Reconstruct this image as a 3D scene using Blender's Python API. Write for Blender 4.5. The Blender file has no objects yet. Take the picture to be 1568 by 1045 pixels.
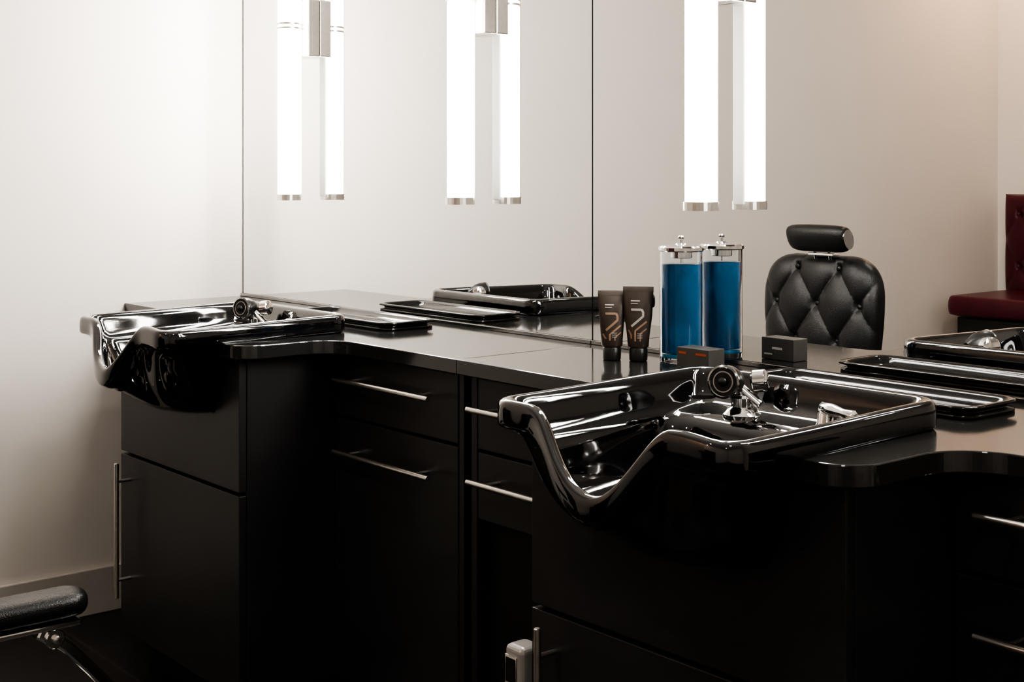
import bpy, bmesh, math
from mathutils import Vector, Matrix
S = bpy.context.scene
COL = S.collection

# ---------------------------------------------------------------- materials
def mat(name, col, rough=0.5, metal=0.0, trans=0.0, emis=None, estr=0.0, coat=0.0,
        noise=0.0, nscale=20.0, bump=0.0, bscale=60.0, spec=0.5, ior=1.45, rnoise=0.0):
    m = bpy.data.materials.new(name); m.use_nodes = True
    nt = m.node_tree; b = nt.nodes['Principled BSDF']
    b.inputs['Base Color'].default_value = (*col, 1)
    b.inputs['Roughness'].default_value = rough
    b.inputs['Metallic'].default_value = metal
    b.inputs['Transmission Weight'].default_value = trans
    b.inputs['Coat Weight'].default_value = coat
    b.inputs['Coat Roughness'].default_value = 0.03
    b.inputs['Specular IOR Level'].default_value = spec
    b.inputs['IOR'].default_value = ior
    if emis:
        b.inputs['Emission Color'].default_value = (*emis, 1)
        b.inputs['Emission Strength'].default_value = estr
    tc = nt.nodes.new('ShaderNodeTexCoord')
    if noise > 0 or rnoise > 0:
        n = nt.nodes.new('ShaderNodeTexNoise'); n.inputs['Scale'].default_value = nscale
        n.inputs['Detail'].default_value = 5
        nt.links.new(tc.outputs['Object'], n.inputs['Vector'])
        if noise > 0:
            r = nt.nodes.new('ShaderNodeValToRGB')
            r.color_ramp.elements[0].position = 0.3; r.color_ramp.elements[1].position = 0.7
            r.color_ramp.elements[0].color = (*[c*(1-noise) for c in col], 1)
            r.color_ramp.elements[1].color = (*[min(1, c*(1+noise)) for c in col], 1)
            nt.links.new(n.outputs['Fac'], r.inputs['Fac']); nt.links.new(r.outputs['Color'], b.inputs['Base Color'])
        if rnoise > 0:
            mr = nt.nodes.new('ShaderNodeMapRange')
            mr.inputs['To Min'].default_value = max(0, rough-rnoise); mr.inputs['To Max'].default_value = rough+rnoise
            nt.links.new(n.outputs['Fac'], mr.inputs['Value']); nt.links.new(mr.outputs['Result'], b.inputs['Roughness'])
    if bump > 0:
        n2 = nt.nodes.new('ShaderNodeTexNoise'); n2.inputs['Scale'].default_value = bscale
        n2.inputs['Detail'].default_value = 3
        bp = nt.nodes.new('ShaderNodeBump'); bp.inputs['Strength'].default_value = bump
        bp.inputs['Distance'].default_value = 0.002
        nt.links.new(tc.outputs['Object'], n2.inputs['Vector'])
        nt.links.new(n2.outputs['Fac'], bp.inputs['Height']); nt.links.new(bp.outputs['Normal'], b.inputs['Normal'])
    return m

M_wall = mat('wall_paint', (0.82, 0.772, 0.718), 0.6, noise=0.015, nscale=3, bump=0.08, bscale=120)
M_ceil = mat('ceiling_paint', (0.75, 0.73, 0.70), 0.8, noise=0.01)
M_base = mat('trim_paint', (0.56, 0.53, 0.49), 0.45, noise=0.01)
M_cab = mat('cabinet_laminate', (0.024, 0.0235, 0.0245), 0.36, noise=0.12, nscale=6, rnoise=0.05)
M_cabd = mat('cabinet_dark', (0.005, 0.005, 0.005), 0.6, noise=0.1)
M_top = mat('counter_laminate', (0.026, 0.0255, 0.025), 0.10, noise=0.05, nscale=40, rnoise=0.02, spec=1.0)
M_bowl = mat('bowl_gloss_black', (0.003, 0.003, 0.004), 0.05, coat=0.7, bump=0.03, bscale=35, spec=0.8)
M_tray = mat('tray_gloss_black', (0.005, 0.005, 0.005), 0.12, noise=0.1)
M_chrome = mat('chrome', (0.82, 0.81, 0.80), 0.08, 1.0, noise=0.02)
M_chromed = mat('dark_chrome', (0.35, 0.35, 0.35), 0.15, 1.0, noise=0.05)
M_nick = mat('brushed_nickel', (0.72, 0.69, 0.65), 0.28, 1.0, noise=0.05, nscale=80)
M_mirror = mat('mirror_silver', (0.93, 0.935, 0.925), 0.0, 1.0)
M_medge = mat('mirror_edge', (0.03, 0.04, 0.035), 0.2, noise=0.1)
M_lamp = mat('lamp_diffuser', (0.9, 0.9, 0.9), 0.4, emis=(1, 0.955, 0.90), estr=46.0)
M_white = mat('white_plastic', (0.75, 0.74, 0.72), 0.35, noise=0.02)
M_grey = mat('grey_plastic', (0.42, 0.41, 0.40), 0.3, 0.3, noise=0.05)
M_leather = mat('black_leather', (0.012, 0.012, 0.013), 0.30, bump=0.35, bscale=350, noise=0.1)
M_rubber = mat('black_rubber', (0.01, 0.01, 0.01), 0.35, noise=0.1)
M_maroon = mat('maroon_vinyl', (0.07, 0.005, 0.015), 0.35, bump=0.2, bscale=200, noise=0.1)
M_glass = mat('jar_glass', (0.95, 0.98, 1.0), 0.0, trans=1.0, ior=1.3)
M_liq = mat('blue_disinfectant', (0.012, 0.17, 0.38), 0.04, trans=0.5, ior=1.25, noise=0.3, nscale=14)
M_lblue = mat('jar_base_blue', (0.06, 0.38, 0.66), 0.1, trans=0.3, noise=0.05)
M_carton = mat('carton_dark', (0.075, 0.07, 0.067), 0.4, noise=0.1)
M_orange = mat('label_orange', (0.45, 0.09, 0.03), 0.5, noise=0.05)
M_label = mat('label_white', (0.5, 0.48, 0.45), 0.5, noise=0.05)
M_gold = mat('label_bronze', (0.28, 0.18, 0.12), 0.4, noise=0.1)
M_gold2 = mat('label_silver', (0.38, 0.35, 0.31), 0.4, noise=0.1)
M_tube = mat('tube_black', (0.050, 0.038, 0.031), 0.35, noise=0.2)

# floor tiles
M_floor = bpy.data.materials.new('floor_tile'); M_floor.use_nodes = True
nt = M_floor.node_tree; b = nt.nodes['Principled BSDF']
tc = nt.nodes.new('ShaderNodeTexCoord'); br = nt.nodes.new('ShaderNodeTexBrick')
br.offset = 0.5; br.inputs['Scale'].default_value = 1.0
br.inputs['Brick Width'].default_value = 0.6; br.inputs['Row Height'].default_value = 0.3
br.inputs['Mortar Size'].default_value = 0.004
br.inputs['Color1'].default_value = (0.006, 0.0055, 0.005, 1); br.inputs['Color2'].default_value = (0.009, 0.008, 0.0075, 1)
br.inputs['Mortar'].default_value = (0.03, 0.027, 0.025, 1)
nt.links.new(tc.outputs['Object'], br.inputs['Vector']); nt.links.new(br.outputs['Color'], b.inputs['Base Color'])
b.inputs['Roughness'].default_value = 0.4

# ---------------------------------------------------------------- helpers
def empty(name, loc):
    e = bpy.data.objects.new(name, None); e.location = loc; e.empty_display_size = 0.05
    COL.objects.link(e); return e

def finish(bm, name, m, parent=None, smooth=False, sub=0):
    bmesh.ops.recalc_face_normals(bm, faces=bm.faces)
    me = bpy.data.meshes.new(name); bm.to_mesh(me); bm.free()
    if smooth:
        for p in me.polygons: p.use_smooth = True
    o = bpy.data.objects.new(name, me); COL.objects.link(o)
    for mm in (m if isinstance(m, (list, tuple)) else [m]): me.materials.append(mm)
    if sub:
        s = o.modifiers.new('sub', 'SUBSURF'); s.levels = sub; s.render_levels = sub
    if parent:
        o.parent = parent; o.matrix_parent_inverse = Matrix.Translation(-Vector(parent.location))
    return o

def box(name, lo, hi, m, parent=None, bev=0.0, rot=None, seg=2):
    bm = bmesh.new(); bmesh.ops.create_cube(bm, size=1)
    lo = Vector(lo); hi = Vector(hi); c = (lo+hi)/2; d = hi-lo
    bmesh.ops.scale(bm, vec=d, verts=bm.verts)
    if bev > 0:
        bmesh.ops.bevel(bm, geom=bm.edges[:], offset=bev, segments=seg, affect='EDGES', profile=0.5)
    if rot: bmesh.ops.rotate(bm, cent=(0, 0, 0), matrix=Matrix.Rotation(rot, 3, 'Z'), verts=bm.verts)
    bmesh.ops.translate(bm, vec=c, verts=bm.verts)
    return finish(bm, name, m, parent)

def loft(rings, name, m, parent=None, smooth=True, sub=0, capa=True, capb=True):
    bm = bmesh.new(); vs = [[bm.verts.new(p) for p in r] for r in rings]
    n = len(rings[0])
    for a, c in zip(vs, vs[1:]):
        for i in range(n):
            j = (i+1) % n; bm.faces.new((a[i], a[j], c[j], c[i]))
    if capa: bm.faces.new(vs[0])
    if capb: bm.faces.new(list(reversed(vs[-1])))
    return finish(bm, name, m, parent, smooth, sub)

def rrect(cx, cy, hx, hy, r, z, m=4, k=5):
    pts = []
    cor = [(cx+hx-r, cy+hy-r, 0), (cx-hx+r, cy+hy-r, 90), (cx-hx+r, cy-hy+r, 180), (cx+hx-r, cy-hy+r, 270)]
    arcs = []
    for (x, y, a) in cor:
        arcs.append([Vector((x+r*math.cos(math.radians(a+90*i/k)), y+r*math.sin(math.radians(a+90*i/k)), z)) for i in range(k+1)])
    for i in range(4):
        pts += arcs[i]
        a = arcs[i][-1]; c = arcs[(i+1) % 4][0]
        for t in range(1, m): pts.append(a.lerp(c, t/m))
    return pts

def lathe(name, prof, origin, m, parent=None, axis=(0, 0, 1), n=40, smooth=True, sub=0):
    q = Vector((0, 0, 1)).rotation_difference(Vector(axis).normalized()); o = Vector(origin)
    rings = []
    for (r, z) in prof:
        r = max(r, 0.0004)
        rings.append([o + q @ Vector((r*math.cos(2*math.pi*i/n), r*math.sin(2*math.pi*i/n), z)) for i in range(n)])
    ob = loft(rings, name, m, parent, smooth, sub)
    if smooth:
        try:
            ob.data.set_sharp_from_angle(angle=math.radians(40))
        except Exception: pass
    return ob

def rod(name, a, c, r, m, parent=None, n=16):
    a = Vector(a); c = Vector(c); L = (c-a).length
    return lathe(name, [(r*0.8, 0), (r, r*0.2), (r, L-r*0.2), (r*0.8, L)], a, m, parent, axis=(c-a), n=n)

def ball(name, c, r, m, parent=None, sc=(1, 1, 1)):
    bm = bmesh.new(); bmesh.ops.create_uvsphere(bm, u_segments=20, v_segments=12, radius=r)
    bmesh.ops.scale(bm, vec=sc, verts=bm.verts); bmesh.ops.translate(bm, vec=c, verts=bm.verts)
    return finish(bm, name, m, parent, True)

def sweep(name, pts, w, t, m, parent=None):
    rings = []
    pts = [Vector(p) for p in pts]
    for i, p in enumerate(pts):
        d = (pts[min(i+1, len(pts)-1)] - pts[max(i-1, 0)]).normalized()
        nrm = d.cross(Vector((1, 0, 0))).normalized()
        sx = Vector((1, 0, 0))
        rings.append([p+sx*w+nrm*t, p-sx*w+nrm*t, p-sx*w-nrm*t, p+sx*w-nrm*t])
    o = loft(rings, name, m, parent, False)
    b = o.modifiers.new('b', 'BEVEL'); b.width = min(w, t)*0.5; b.segments = 2
    return o

def round_poly(pts, k=22):
    out = []; n = len(pts)
    for i in range(n):
        x, y, r = pts[i]; P = Vector((x, y)); A = Vector(pts[i-1][:2]); B = Vector(pts[(i+1) % n][:2])
        if r <= 0: out.append(P); continue
        a = (A-P).normalized(); c = (B-P).normalized()
        ang = math.acos(max(-1, min(1, a.dot(c)))); tl = r/math.tan(ang/2)
        C = P + (a+c).normalized()*(r/math.sin(ang/2))
        s = P+a*tl-C; e = P+c*tl-C
        a0 = math.atan2(s.y, s.x); a1 = math.atan2(e.y, e.x); d = (a1-a0+math.pi) % (2*math.pi)-math.pi
        for t in range(k+1):
            q = a0+d*t/k; out.append(C+Vector((math.cos(q), math.sin(q)))*r)
    return out

def prism(name, poly, z0, z1, m, parent=None, bev=0.003):
    bm = bmesh.new()
    v = [bm.verts.new((p.x, p.y, z0)) for p in poly]; f = bm.faces.new(v)
    r = bmesh.ops.extrude_face_region(bm, geom=[f])
    bmesh.ops.translate(bm, vec=(0, 0, z1-z0), verts=[g for g in r['geom'] if isinstance(g, bmesh.types.BMVert)])
    bmesh.ops.recalc_face_normals(bm, faces=bm.faces)
    if bev:
        ed = [e for e in bm.edges if abs(e.verts[0].co.z-e.verts[1].co.z) < 1e-6]
        bmesh.ops.bevel(bm, geom=ed, offset=bev, segments=2, affect='EDGES', profile=0.5)
    return finish(bm, name, m, parent)

def cut(o, cutter):
    md = o.modifiers.new('cut', 'BOOLEAN'); md.operation = 'DIFFERENCE'; md.solver = 'EXACT'; md.object = cutter
    bpy.context.view_layer.update()
    dg = bpy.context.evaluated_depsgraph_get()
    me = bpy.data.meshes.new_from_object(o.evaluated_get(dg))
    o.modifiers.remove(md); old = o.data; o.data = me

def sstep(t):
    t = max(0.0, min(1.0, t)); return t*t*(3-2*t)

# ---------------------------------------------------------------- room
RX, RY, RZ = 6.2, -4.35, 2.85
box('wall_left', (-0.12, RY-0.12, 0), (0, 0.12, RZ), M_wall)
box('wall_back', (0, 0, 0), (RX, 0.12, RZ), M_wall)
box('wall_front', (0, RY-0.12, 0), (RX, RY, RZ), M_wall)
box('wall_right', (RX, RY-0.12, 0), (RX+0.12, 0.12, RZ), M_wall)
box('floor', (-0.12, RY-0.12, -0.1), (RX+0.12, 0.12, 0), M_floor)
box('ceiling', (-0.12, RY-0.12, RZ), (RX+0.12, 0.12, RZ+0.1), M_ceil)
box('baseboard_left', (0, RY, 0), (0.014, -0.36, 0.13), M_base, bev=0.003)
box('baseboard_front', (0.014, RY, 0), (RX, RY+0.014, 0.13), M_base, bev=0.003)
box('baseboard_right', (RX-0.014, RY+0.014, 0), (RX, -0.0, 0.13), M_base, bev=0.003)

# mirrors
for (a, c) in ((0.004, 1.5705), (1.5725, 3.17)):
    e = empty('wall_mirror', ((a+c)/2, -0.003, 1.6))
    box('backing', (a, -0.004, 0.888), (c, -0.0005, 2.45), M_medge, e)
    box('silver', (a+(0.008 if a < 0.1 else 0.0012), -0.0062, 0.8895), (c-0.0012, -0.004, 2.4485), M_mirror, e)
    box('bottom_channel', (a, -0.012, 0.8802), (c, -0.0005, 0.889), M_chromed, e, bev=0.001)

# ---------------------------------------------------------------- vertical sconces
for X in (0.405, 1.192, 1.952, 2.74):  # rightmost lamp is out of frame, added to light the scene
    e = empty('vanity_light', (X, -0.075, 1.665)); Y = -0.078
    lathe('diffuser', [(0.030, 1.196), (0.031, 1.198), (0.031, 2.132), (0.030, 2.134)], (X, Y, 0), M_lamp, e)
    for z0, z1 in ((1.180, 1.197), (2.133, 2.150)):
        loft([rrect(X, Y, 0.0315, 0.0315, 0.024, z) for z in (z0, z1)], 'end_cap', M_nick, e, smooth=False)
    box('rear_channel', (X-0.014, Y+0.028, 1.19), (X+0.014, Y+0.035, 2.14), M_white, e, bev=0.002)
    box('wall_bracket', (X-0.048, -0.044, 1.585), (X+0.048, -0.0065, 1.745), M_nick, e, bev=0.003)
    for z in (1.66, 1.672):
        lathe('clip_ring', [(0.0315, z), (0.0335, z+0.001), (0.0335, z+0.006), (0.0315, z+0.007)], (X, Y, 0), M_nick, e)

# ---------------------------------------------------------------- shampoo bowls
RIM = 0.924
def bowl_rings(cx, y0):
    R = [(0.12, -0.12, -0.34, 0.07, -0.212, 0.0),
         (0.16, -0.09, -0.385, 0.08, -0.202, 0.05),
         (0.190, -0.065, -0.435, 0.08, -0.15, 0.20),
         (0.203, -0.045, -0.456, 0.07, -0.085, 0.60),
         (0.209, -0.03, -0.460, 0.06, -0.050, 1.0),
         (0.229, -0.002, -0.468, 0.045, -0.0425, 1.0),
         (0.236, 0.0, -0.474, 0.040, -0.0415, 1.0),
         (0.238, 0.0, -0.476, 0.040, -0.038, 1.0),
         (0.238, 0.0, -0.476, 0.040, -0.012, 1.0),
         (0.235, -0.003, -0.473, 0.038, -0.003, 1.0),
         (0.228, -0.009, -0.466, 0.035, 0.0, 1.0),
         (0.221, -0.015, -0.458, 0.032, -0.001, 1.0),
         (0.215, -0.020, -0.451, 0.030, -0.008, 1.0),
         (0.207, -0.030, -0.446, 0.030, -0.040, 1.0),
         (0.200, -0.042, -0.440, 0.033, -0.058, 1.0),
         (0.193, -0.110, -0.434, 0.038, -0.062, 0.95),
         (0.188, -0.124, -0.430, 0.040, -0.078, 0.75),
         (0.176, -0.140, -0.418, 0.055, -0.145, 0.25),
         (0.150, -0.170, -0.390, 0.070, -0.178, 0.05),
         (0.07, -0.25, -0.335, 0.04, -0.188, 0.0)]
    out = []
    for (hx, yb, yf, r, z, w) in R:
        ring = rrect(0, (yb+yf)/2, hx, (yb-yf)/2, r, z, m=26, k=7)
        o = []
        for p in ring:
            dx = p.x-0.032
            u = abs(dx)/(0.178 if dx < 0 else 0.088)
            prof = ((1-u*u)**2)*(1+0.55*u*u) if u < 1 else 0
            wf = sstep((-0.24-p.y)/0.19)
            ex = sstep((-0.34-p.y)/0.10)
            # slight swell of the shoulder to the right of the neck dip
            sw = math.exp(-((p.x-0.150)/0.045)**2)*0.005*wf*w
            zz = p.z - 0.094*w*prof*wf - 0.008*sstep(-p.y/0.47) + sw
            yy = p.y - 0.045*w*prof*ex
            o.append(Vector((cx+p.x, y0+yy, RIM+zz)))
        out.append(o)
    return out

def make_bowl(cx, y0=-0.290):
    e = empty('shampoo_bowl', (cx, y0-0.24, RIM))
    rings = bowl_rings(cx, y0)
    loft(rings, 'basin', M_bowl, e, True, 1)
    fx, fy, fz = cx-0.088, y0-0.072, RIM-0.062
    lathe('faucet_base', [(0.030, -0.003), (0.031, 0.004), (0.024, 0.012), (0.017, 0.016), (0.017, 0.03), (0.013, 0.034)], (fx, fy, fz), M_chrome, e)
    rod('faucet_neck', (fx, fy, fz+0.015), (fx-0.005, fy-0.01, fz+0.055), 0.010, M_chrome, e)
    rod('faucet_elbow', (fx+0.03, fy+0.01, fz+0.02), (fx-0.005, fy-0.005, fz+0.05), 0.008, M_chrome, e)
    ax = Vector((0.30, -0.85, 0.12)).normalized(); p = Vector((fx-0.016, fy-0.012, fz+0.054))
    lathe('spray_head', [(0.010, -0.03), (0.016, -0.022), (0.024, -0.006), (0.0265, 0.006), (0.0265, 0.022), (0.024, 0.026)], p, M_rubber, e, axis=ax)
    lathe('spray_ring', [(0.025, 0.0), (0.0268, 0.001), (0.0268, 0.004), (0.0235, 0.0055), (0.021, 0.003), (0.018, 0.003), (0.017, 0.005), (0.015, 0.005), (0.014, 0.003), (0.004, 0.003)], p+ax*0.022, M_chromed, e, axis=ax)
    ball('spray_button', p+ax*0.027, 0.008, M_rubber, e)
    lathe('chrome_coupling', [(0.013, 0), (0.018, 0.004), (0.018, 0.022), (0.013, 0.026)], (fx+0.012, fy+0.010, fz+0.056), M_chrome, e, axis=(0.7, 0.4, 0.1))
    lx = cx+0.078
    lathe('mixer_base', [(0.020, -0.003), (0.021, 0.004), (0.015, 0.012), (0.014, 0.026), (0.010, 0.032)], (lx, fy, fz), M_chrome, e)
    d = Vector((0.95, -0.28, -0.02)).normalized()
    lathe('mixer_lever', [(0.005, 0.0), (0.010, 0.006), (0.010, 0.03), (0.007, 0.055), (0.009, 0.078), (0.005, 0.084)], (lx-0.012, fy+0.002, fz+0.034), M_chrome, e, axis=d)
    lathe('drain', [(0.030, 0.0), (0.030, 0.003), (0.024, 0.004), (0.018, 0.002), (0.004, 0.002)], (cx, y0-0.29, RIM-0.193), M_chrome, e)
    cr = rings[1:5]
    top = [Vector((p.x, p.y, RIM+0.2)) for p in cr[-1]]
    return loft(cr[:]+[top], 'cutter', M_bowl, None, False)

def make_tray(cx):
    cy, hx, hy = -0.145, 0.225, 0.076; z = 0.8803
    R = [(0.0, 0.0, 0.03, 0), (0.0, 0.0, 0.03, 0.006), (-0.008, -0.008, 0.03, 0.008), (-0.008, -0.008, 0.03, 0.012), (0.004, 0.004, 0.035, 0.016), (0.002, 0.002, 0.035, 0.020), (-0.006, -0.006, 0.03, 0.020),
         (-0.012, -0.012, 0.026, 0.015), (-0.016, -0.016, 0.022, 0.006), (-0.03, -0.03, 0.02, 0.004)]
    loft([rrect(cx, cy, hx+a, hy+b_, r, z+h) for (a, b_, r, h) in R], 'accessory_tray', M_tray, None, True)

B1, B2 = 0.812, 2.384
cut1 = make_bowl(B1); cut2 = make_bowl(B2)
make_tray(0.865); make_tray(2.388)

# ---------------------------------------------------------------- vanities
def hbar(x0, x1, z, y, e):
    rod('handle_bar', (x0, y-0.036, z), (x1, y-0.036, z), 0.006, M_nick, e)
    for x in (x0+0.05, x1-0.05): rod('handle_post', (x, y-0.036, z), (x, y+0.001, z), 0.0045, M_nick, e, 12)
def vbar(x, z0, z1, y, e):
    rod('door_handle_bar', (x, y-0.036, z0), (x, y-0.036, z1), 0.006, M_nick, e)
    for z in (z0+0.045, z1-0.045): rod('door_handle_post', (x, y-0.036, z), (x, y+0.001, z), 0.0045, M_nick, e, 12)

def vanity(x0, x1, cl, cr_, ll, lr, cutter, kind):
    e = empty('salon_vanity', ((x0+x1)/2, -0.2, 0.45))
    poly = round_poly([(x0, -0.0005, 0), (x0, -0.385, 0), (ll, -0.385, 0.05), (ll, -0.622, 0.05), (lr, -0.622, 0.06),
                       (lr, -0.385, 0.09), (x1, -0.385, 0), (x1, -0.0005, 0)])
    top = prism('countertop', poly, 0.850, 0.880, M_top, e, 0.002)
    cut(top, cutter)
    for xx in (cl, cr_-0.018):
        box('side_panel', (xx, -0.582, 0.10), (xx+0.018, -0.02, 0.8495), M_cab, e, 0.0015)
    up = box('upper_front', (cl, -0.602, 0.556), (cr_, -0.584, 0.8495), M_cab, e, 0.0015)
    cut(up, cutter)
    box('cabinet_door', (cl, -0.602, 0.105), (cr_, -0.584, 0.548), M_cab, e, 0.0015)
    box('cabinet_bottom', (cl+0.018, -0.58, 0.10), (cr_-0.018, -0.02, 0.118), M_cabd, e)
    box('toe_kick', (cl+0.02, -0.52, 0.0), (cr_-0.02, -0.505, 0.10), M_cabd, e)
    vbar(cl+0.055, 0.20, 0.535, -0.602, e)
    for (a, c, k) in ((x0+0.016, cl-0.002, kind[0]), (cr_+0.002, x1-0.006, kind[1])):
        box('carcass', (a, -0.335, 0.10), (c, -0.003, 0.8495), M_cabd, e, 0.001)
        box('toe_kick', (a, -0.28, 0.0), (c, -0.265, 0.10), M_cabd, e)
        fa, fc = a+0.004, c-0.004
        if k == 'three':
            box('end_stile', (a, -0.36, 0.10), (a+0.018, -0.3355, 0.8495), M_cab, e, 0.001); fa = a+0.021
            box('drawer_front', (fa, -0.36, 0.704), (fc, -0.336, 0.845), M_cab, e, 0.0015)
            box('drawer_front', (fa, -0.36, 0.565), (fc, -0.336, 0.697), M_cab, e, 0.0015)
            hbar(fa+0.01, fc-0.07, 0.788, -0.36, e); hbar(fa+0.01, fc-0.07, 0.645, -0.36, e)
        else:
            box('end_stile', (c-0.016, -0.36, 0.10), (c, -0.3355, 0.8495), M_cab, e, 0.001); fc = c-0.02
            box('drawer_front', (fa, -0.36, 0.704), (fc, -0.336, 0.845), M_cab, e, 0.0015)
            box('drawer_front', (fa, -0.36, 0.105), (fc, -0.336, 0.697), M_cab, e, 0.0015)
            hbar(fa+0.048, fa+0.405, 0.791, -0.36, e); hbar(fa+0.048, fa+0.405, 0.629, -0.36, e)
    return e

vanity(0.0005, 1.576, 0.47, 1.084, 0.45, 1.125, cut1, ('three', 'two'))
vanity(1.578, 3.17, 2.06, 2.672, 2.045, 2.70, cut2, ('three', 'two'))
for c in (cut1, cut2): bpy.data.objects.remove(c, do_unlink=True)

# power outlet strip on cabinet side
e = empty('power_strip', (2.035, -0.59, 0.30))
box('housing', (2.013, -0.622, 0.12), (2.0595, -0.575, 0.482), M_grey, e, 0.010, seg=4)
for z in (0.442, 0.39, 0.33, 0.27, 0.21):
    box('socket', (2.020, -0.6245, z-0.02), (2.044, -0.6215, z+0.02), M_rubber, e, 0.001)
    box('socket_frame', (2.017, -0.6235, z-0.024), (2.047, -0.6212, z+0.024), M_chrome, e, 0.001)

# ---------------------------------------------------------------- disinfectant jar
e = empty('disinfectant_jar', (1.889, -0.066, 0.88)); O = (1.889, -0.066, 0.8805); R0 = 0.042
lathe('glass_cylinder', [(R0-0.002, 0.0), (R0, 0.003), (R0, 0.222), (R0-0.003, 0.222), (R0-0.003, 0.012), (0.004, 0.010)], O, M_glass, e, n=56)
lathe('jar_foot', [(R0-0.006, 0.0102), (R0-0.0045, 0.0125), (R0-0.0045, 0.0175), (R0-0.006, 0.018)], O, M_lblue, e, n=56)
lathe('blue_liquid', [(R0-0.006, 0.019), (R0-0.0036, 0.021), (R0-0.0036, 0.193), (R0-0.006, 0.194)], O, M_liq, e, n=56)
lathe('lid', [(R0+0.001, 0.218), (R0+0.003, 0.220), (R0+0.003, 0.226), (R0, 0.229), (0.012, 0.2315), (0.010, 0.234)], O, M_chrome, e, n=56)
lathe('lid_knob', [(0.003, 0.232), (0.003, 0.241), (0.006, 0.243), (0.0065, 0.246), (0.004, 0.249)], O, M_chrome, e, n=24)
rod('basket_rod', (O[0], O[1], O[2]+0.195), (O[0], O[1], O[2]+0.232), 0.0022, M_chrome, e)
lathe('lid_insert', [(0.02, 0.205), (0.021, 0.206), (0.021, 0.218), (0.02, 0.219)], O, M_chrome, e, n=30)

# ---------------------------------------------------------------- squeeze tubes
def tube(x, y, h, w, ang, m1, m2):
    e = empty('squeeze_tube', (x, y, 0.88)); z0 = 0.8805
    lathe('cap', [(0.0165, 0), (0.018, 0.0015), (0.0185, 0.024), (0.017, 0.026)], (x, y, z0), M_rubber, e)
    rings = []; n = 32; Rm = Matrix.Rotation(ang, 3, 'Z')
    sec = [(0.026, 0.018, 0.017), (0.029, 0.021, 0.0185), (0.05, 0.0225, 0.018), (0.09, 0.5*w*0.93, 0.0125), (h-0.012, 0.5*w, 0.003), (h-0.010, 0.5*w+0.0005, 0.0016), (h, 0.5*w+0.0005, 0.0016)]
    def ab(z):
        for s, t in zip(sec, sec[1:]):
            if s[0] <= z <= t[0]:
                f = (z-s[0])/(t[0]-s[0]); return s[1]+(t[1]-s[1])*f, s[2]+(t[2]-s[2])*f
        return sec[-1][1:]
    for (z, a, b_) in sec:
        rings.append([Vector((x, y, z0+z)) + Rm @ Vector((a*math.cos(2*math.pi*i/n), b_*math.sin(2*math.pi*i/n), 0)) for i in range(n)])
    loft(rings, 'tube_body', M_tube, e, True)
    def strip(nm, pts, wd, m):
        bm = bmesh.new(); prev = None
        P = []
        for (u0, v0), (u1, v1) in zip(pts, pts[1:]):
            for k in range(9):
                P.append((u0+(u1-u0)*k/9, v0+(v1-v0)*k/9, u1-u0, v1-v0))
        P.append((*pts[-1], pts[-1][0]-pts[-2][0], pts[-1][1]-pts[-2][1]))
        for (u, v, du, dv) in P:
            L = math.hypot(du, dv); nx, nz = -dv/L*wd/2, du/L*wd/2; row = []
            for s in (1, -1):
                uu, vv = u+nx*s, v+nz*s; a, b_ = ab(vv); c = max(-0.98, min(0.98, uu/a))
                row.append(bm.verts.new(Vector((x, y, z0+vv)) + Rm @ Vector((c*a, -b_*math.sqrt(1-c*c)-0.0005, 0))))
            if prev: bm.faces.new((prev[0], prev[1], row[1], row[0]))
            prev = row
        finish(bm, nm, m, e)
    strip('label_seven', [(-0.013, h-0.045), (0.008, h-0.045), (0.011, h-0.050), (0.011, h-0.058), (-0.012, h-0.078)], 0.0045, m1)
    strip('label_stripe', [(0.018, h-0.068), (-0.004, h-0.086), (-0.004, 0.040)], 0.0035, m2)
    strip('label_stripe', [(0.018, h-0.082), (0.006, h-0.092), (0.006, 0.040)], 0.0025, m2)
    strip('label_stripe', [(-0.018, h-0.085), (-0.012, h-0.095), (-0.012, 0.045)], 0.0035, m2)
    strip('label_text', [(-0.014, h-0.028), (0.004, h-0.028)], 0.0022, M_label)
    strip('label_text', [(-0.014, h-0.033), (0.000, h-0.033)], 0.0014, M_label)
    for zz in (0.055, 0.051, 0.047): strip('label_text', [(0.000, zz), (0.010, zz)], 0.0010, M_label)
tube(1.780, -0.150, 0.138, 0.055, math.radians(46), M_gold, M_gold)
tube(1.824, -0.120, 0.147, 0.060, math.radians(38), M_gold2, M_gold)

# small carton
e = empty('product_carton', (1.998, -0.13, 0.90))
box('carton', (1.958, -0.152, 0.8805), (2.038, -0.108, 0.924), M_carton, e, 0.001)
box('print_top', (1.964, -0.1526, 0.912), (1.982, -0.1519, 0.916), M_orange, e)
box('print_top', (2.006, -0.1526, 0.912), (2.032, -0.1519, 0.916), M_orange, e)
box('print_back', (1.985, -0.1081, 0.9015), (2.010, -0.1074, 0.906), M_label, e)
box('print_back', (1.965, -0.1081, 0.890), (1.985, -0.1074, 0.893), M_label, e)

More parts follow.
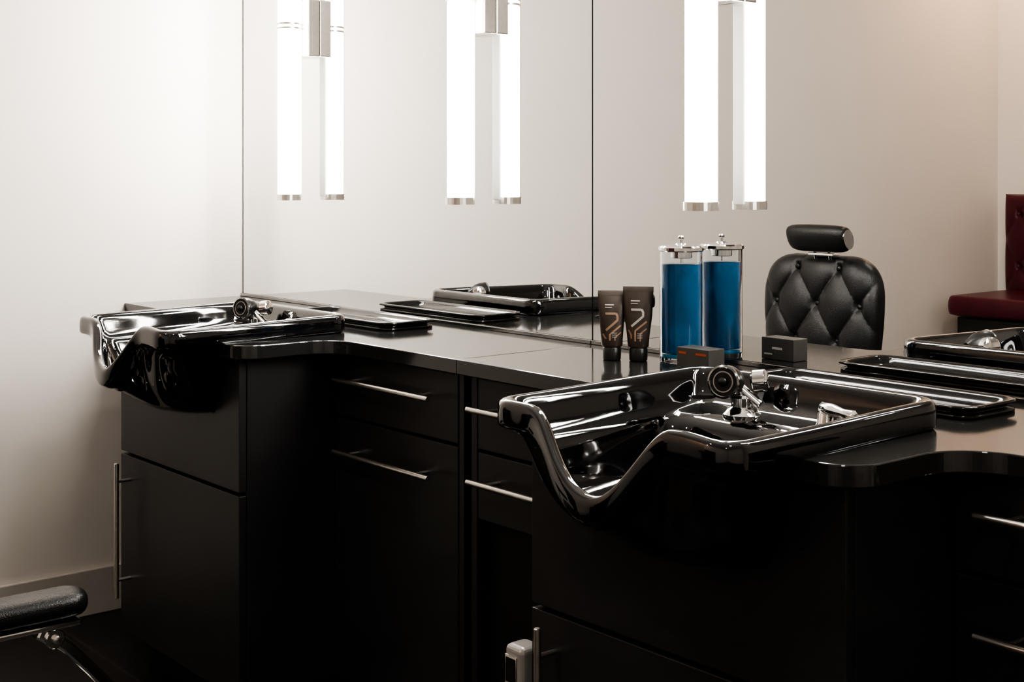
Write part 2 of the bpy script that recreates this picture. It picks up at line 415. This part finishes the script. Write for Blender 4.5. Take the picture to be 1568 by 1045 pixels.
# ---------------------------------------------------------------- tufted upholstery
def tufted(name, cx, y, z0, z1, wf, T, back, Sx, Sz, zc, m, parent, lean=0.0, nu=72, nv=80, cd=0.016, sx0=0.0, bf=0.93):
    bm = bmesh.new(); F = []; B = []
    zt = lambda v: z0+(z1-z0)*v
    for j in range(nv+1):
        v = j/nv; w = wf(v); rf = []; rb = []
        for i in range(nu+1):
            u = -1+2*i/nu; xx = u*w; z = zt(v)
            eu = max(0, 1-abs(u)**6)**0.5; ev = max(0, 1-abs(2*v-1)**14)**0.5
            a = (xx-sx0)/Sx+(z-zc)/Sz; b_ = (xx-sx0)/Sx-(z-zc)/Sz
            sa = abs(math.sin(math.pi*a)); sb = abs(math.sin(math.pi*b_))
            pil = (sa*sb)**0.42
            da = abs(a-round(a)); db = abs(b_-round(b_))
            bt = math.exp(-(da*da+db*db)/0.015)
            dep = (T+0.010*math.sin(math.pi*v))*eu*ev - (cd*(1-pil)*0.75+cd*0.7*bt)*eu*ev
            yy = y+dep-lean*v
            rf.append(bm.verts.new((cx+xx, yy, z))); rb.append(bm.verts.new((cx+xx, y-back*(eu*ev)-lean*v, z)))
        F.append(rf); B.append(rb)
    for j in range(nv):
        for i in range(nu):
            bm.faces.new((F[j][i], F[j][i+1], F[j+1][i+1], F[j+1][i]))
            bm.faces.new((B[j][i], B[j+1][i], B[j+1][i+1], B[j][i+1]))
    bmesh.ops.remove_doubles(bm, verts=bm.verts, dist=0.00005)
    finish(bm, name, m, parent, True)
    for ia in range(-30, 31):
        for ib in range(-30, 31):
            bx = sx0+(ia+ib)/2*Sx; bz = zc+(ia-ib)/2*Sz; v = (bz-z0)/(z1-z0)
            if 0.06 < v < 0.95 and abs(bx) < wf(v)*bf:
                ball('button', (cx+bx, y+T-cd*1.2-lean*v+0.005, bz), 0.009, m, parent, (1, 0.5, 1))

# ---------------------------------------------------------------- barber chair
CX, CY = 0.972, -1.60
e = empty('barber_chair', (CX, -1.4, 0.0))
def cw(v):
    w = 0.200+0.034*sstep(v/0.72)
    if v > 0.74:
        t = (v-0.74)/0.26; w *= 0.48+0.52*max(0, 1-t**2.6)**0.5
    return w
tufted('backrest', CX, CY, 0.44, 0.990, cw, 0.05, 0.03, 0.165, 0.235, 0.832, M_leather, e, 0.02, nu=110, nv=130, cd=0.018)
hr = []
for (s, dx) in ((0.45, -0.114), (0.75, -0.111), (0.95, -0.098), (1.0, -0.04), (1.0, 0.04), (0.96, 0.098), (0.80, 0.110), (0.6, 0.114)):
    ring = []
    for i in range(24):
        a = 2*math.pi*i/24
        yy = 0.036*s*math.copysign(abs(math.cos(a))**0.8, math.cos(a)); zz = 0.046*s*math.copysign(abs(math.sin(a))**0.8, math.sin(a))
        ring.append(Vector((CX+0.018+dx*(1+1.2*zz), CY+0.035+yy+0.2*zz, 1.046+zz)))
    hr.append(ring)
loft(hr, 'headrest', M_leather, e, True, 1)
ring0 = []
for X_ in (CX+0.131, CX+0.136):
    ring0.append([Vector((X_, CY+0.035+0.026*math.cos(2*math.pi*i/20)+0.2*0.030*math.sin(2*math.pi*i/20), 1.046+0.032*math.sin(2*math.pi*i/20))) for i in range(20)])
loft(ring0, 'headrest_end_plate', M_chromed, e, False)
for dx in (-0.012, 0.045): rod('headrest_post', (CX+dx, CY+0.005, 0.96), (CX+dx, CY+0.02, 1.02), 0.006, M_chrome, e)
box('headrest_bracket', (CX-0.03, CY-0.005, 0.989), (CX+0.07, CY+0.03, 0.999), M_chrome, e, 0.002)
def pad(name, cx, cy, hx, hy, z0, z1, r, m, parent):
    h = z1-z0; R = [(-0.02, 0), (-0.006, 0.12*h), (0, 0.35*h), (0, 0.65*h), (-0.005, 0.88*h), (-0.016, 0.98*h), (-0.03, h)]
    return loft([rrect(cx, cy, hx+a, hy+a, max(0.006, r+a), z0+zz) for (a, zz) in R], name, m, parent, True, 1)
pad('seat', CX, -1.37, 0.235, 0.19, 0.30, 0.40, 0.05, M_leather, e)
box('seat_frame', (CX-0.2, -1.52, 0.25), (CX+0.2, -1.24, 0.299), M_rubber, e, 0.01)
lathe('column', [(0.07, 0.03), (0.06, 0.05), (0.045, 0.06), (0.045, 0.16), (0.055, 0.161), (0.055, 0.25)], (CX, -1.40, 0), M_chrome, e)
lathe('base_disc', [(0.26, 0.0), (0.27, 0.006), (0.26, 0.018), (0.12, 0.04), (0.06, 0.05)], (CX, -1.40, 0.0005), M_chrome, e)
box('back_hinge', (CX-0.16, -1.63, 0.27), (CX+0.16, -1.50, 0.30), M_chrome, e, 0.004)
box('back_bracket', (CX-0.12, -1.64, 0.29), (CX+0.12, -1.625, 0.62), M_chrome, e, 0.004)
for sgn in (-1, 1):
    ax = CX+sgn*0.318
    pad('armrest_pad', ax, -1.290, 0.046, 0.26, 0.440, 0.488, 0.042, M_leather, e)
    box('armrest_plate', (ax-0.042, -1.53, 0.430), (ax+0.042, -1.055, 0.4405), M_chrome, e, 0.003)
    lathe('armrest_pivot', [(0.016, -0.034), (0.018, -0.032), (0.018, 0.032), (0.016, 0.034)], (ax, -1.10, 0.411), M_chrome, e, axis=(1, 0, 0))
    lathe('armrest_bolt', [(0.007, 0.034), (0.007, 0.040), (0.003, 0.042)], (ax, -1.10, 0.411), M_nick, e, axis=(1, 0, 0))
    sweep('armrest_strut', [(ax, -1.13, 0.426), (ax, -1.105, 0.414), (ax, -1.075, 0.39), (ax, -1.03, 0.34), (ax, -0.98, 0.28), (ax, -0.965, 0.23), (ax, -1.04, 0.195), (ax, -1.12, 0.20), (ax, -1.30, 0.23), (ax, -1.42, 0.27)], 0.028, 0.012, M_chrome, e)
    box('strut_mount', (min(ax, CX+sgn*0.19), -1.44, 0.262), (max(ax, CX+sgn*0.19), -1.40, 0.274), M_chrome, e, 0.003)
    rod('armrest_rear_post', (ax, -1.50, 0.440), (ax-sgn*0.09, -1.52, 0.28), 0.009, M_chrome, e)
rod('footrest_arm', (CX-0.1, -1.25, 0.26), (CX-0.1, -1.08, 0.10), 0.010, M_chrome, e)
rod('footrest_arm', (CX+0.1, -1.25, 0.26), (CX+0.1, -1.08, 0.10), 0.010, M_chrome, e)
box('footrest', (CX-0.15, -1.10, 0.085), (CX+0.15, -1.04, 0.10), M_chrome, e, 0.004)

# ---------------------------------------------------------------- maroon bench
e = empty('upholstered_bench', (1.3, -4.1, 0.35))
pad('seat_cushion', 1.30, -4.00, 1.22, 0.28, 0.575, 0.68, 0.06, M_maroon, e)
box('bench_base', (0.12, -4.28, 0.0), (2.48, -3.78, 0.574), M_rubber, e, 0.004)
tufted('tufted_back', 1.30, -4.29, 0.60, 1.16, lambda v: 1.22, 0.09, 0.03, 0.19, 0.26, 0.80, M_maroon, e, 0.0, nu=420, nv=80, cd=0.03, sx0=0.02)

# ---------------------------------------------------------------- unseen ceiling lights: added neutral fill, one warm corner light
def downlight(x, y, power, col, r=0.09):
    e = empty('unseen_downlight', (x, y, RZ))
    lathe('trim_ring', [(r, -0.001), (r+0.02, -0.001), (r+0.022, -0.006), (r+0.004, -0.010), (r, -0.006)], (x, y, RZ), M_white, e)
    L = bpy.data.lights.new('unseen_downlight_lamp', 'AREA'); L.shape = 'DISK'; L.size = 2*r; L.energy = power; L.color = col
    o = bpy.data.objects.new('unseen_downlight_lamp', L); o.location = (x, y, RZ-0.012); COL.objects.link(o)
    o.parent = e; o.matrix_parent_inverse = Matrix.Translation(-Vector(e.location))
downlight(1.6, -2.2, 12, (1, 0.96, 0.90))  # fill light added to brighten the room, like the next two
downlight(3.4, -1.1, 10, (1, 0.96, 0.90))
downlight(4.4, -3.0, 14, (1, 0.96, 0.90))
downlight(0.45, -3.95, 12, (1, 0.66, 0.43), 0.06)

# ---------------------------------------------------------------- world, camera
w = bpy.data.worlds.new('World'); S.world = w; w.use_nodes = True
w.node_tree.nodes['Background'].inputs[0].default_value = (0.8, 0.85, 1, 1)
w.node_tree.nodes['Background'].inputs[1].default_value = 0.05
cam = bpy.data.cameras.new('camera'); co = bpy.data.objects.new('camera', cam); COL.objects.link(co)
co.location = (3.713, -2.026, 1.244)
co.rotation_euler = (math.radians(90), 0, math.radians(50.1))
cam.sensor_width = 36; cam.lens = 47.34; cam.shift_y = -0.1598; cam.clip_start = 0.05
S.camera = co
S.view_settings.view_transform = 'AgX'
try: S.view_settings.look = 'AgX - High Contrast'
except Exception: pass
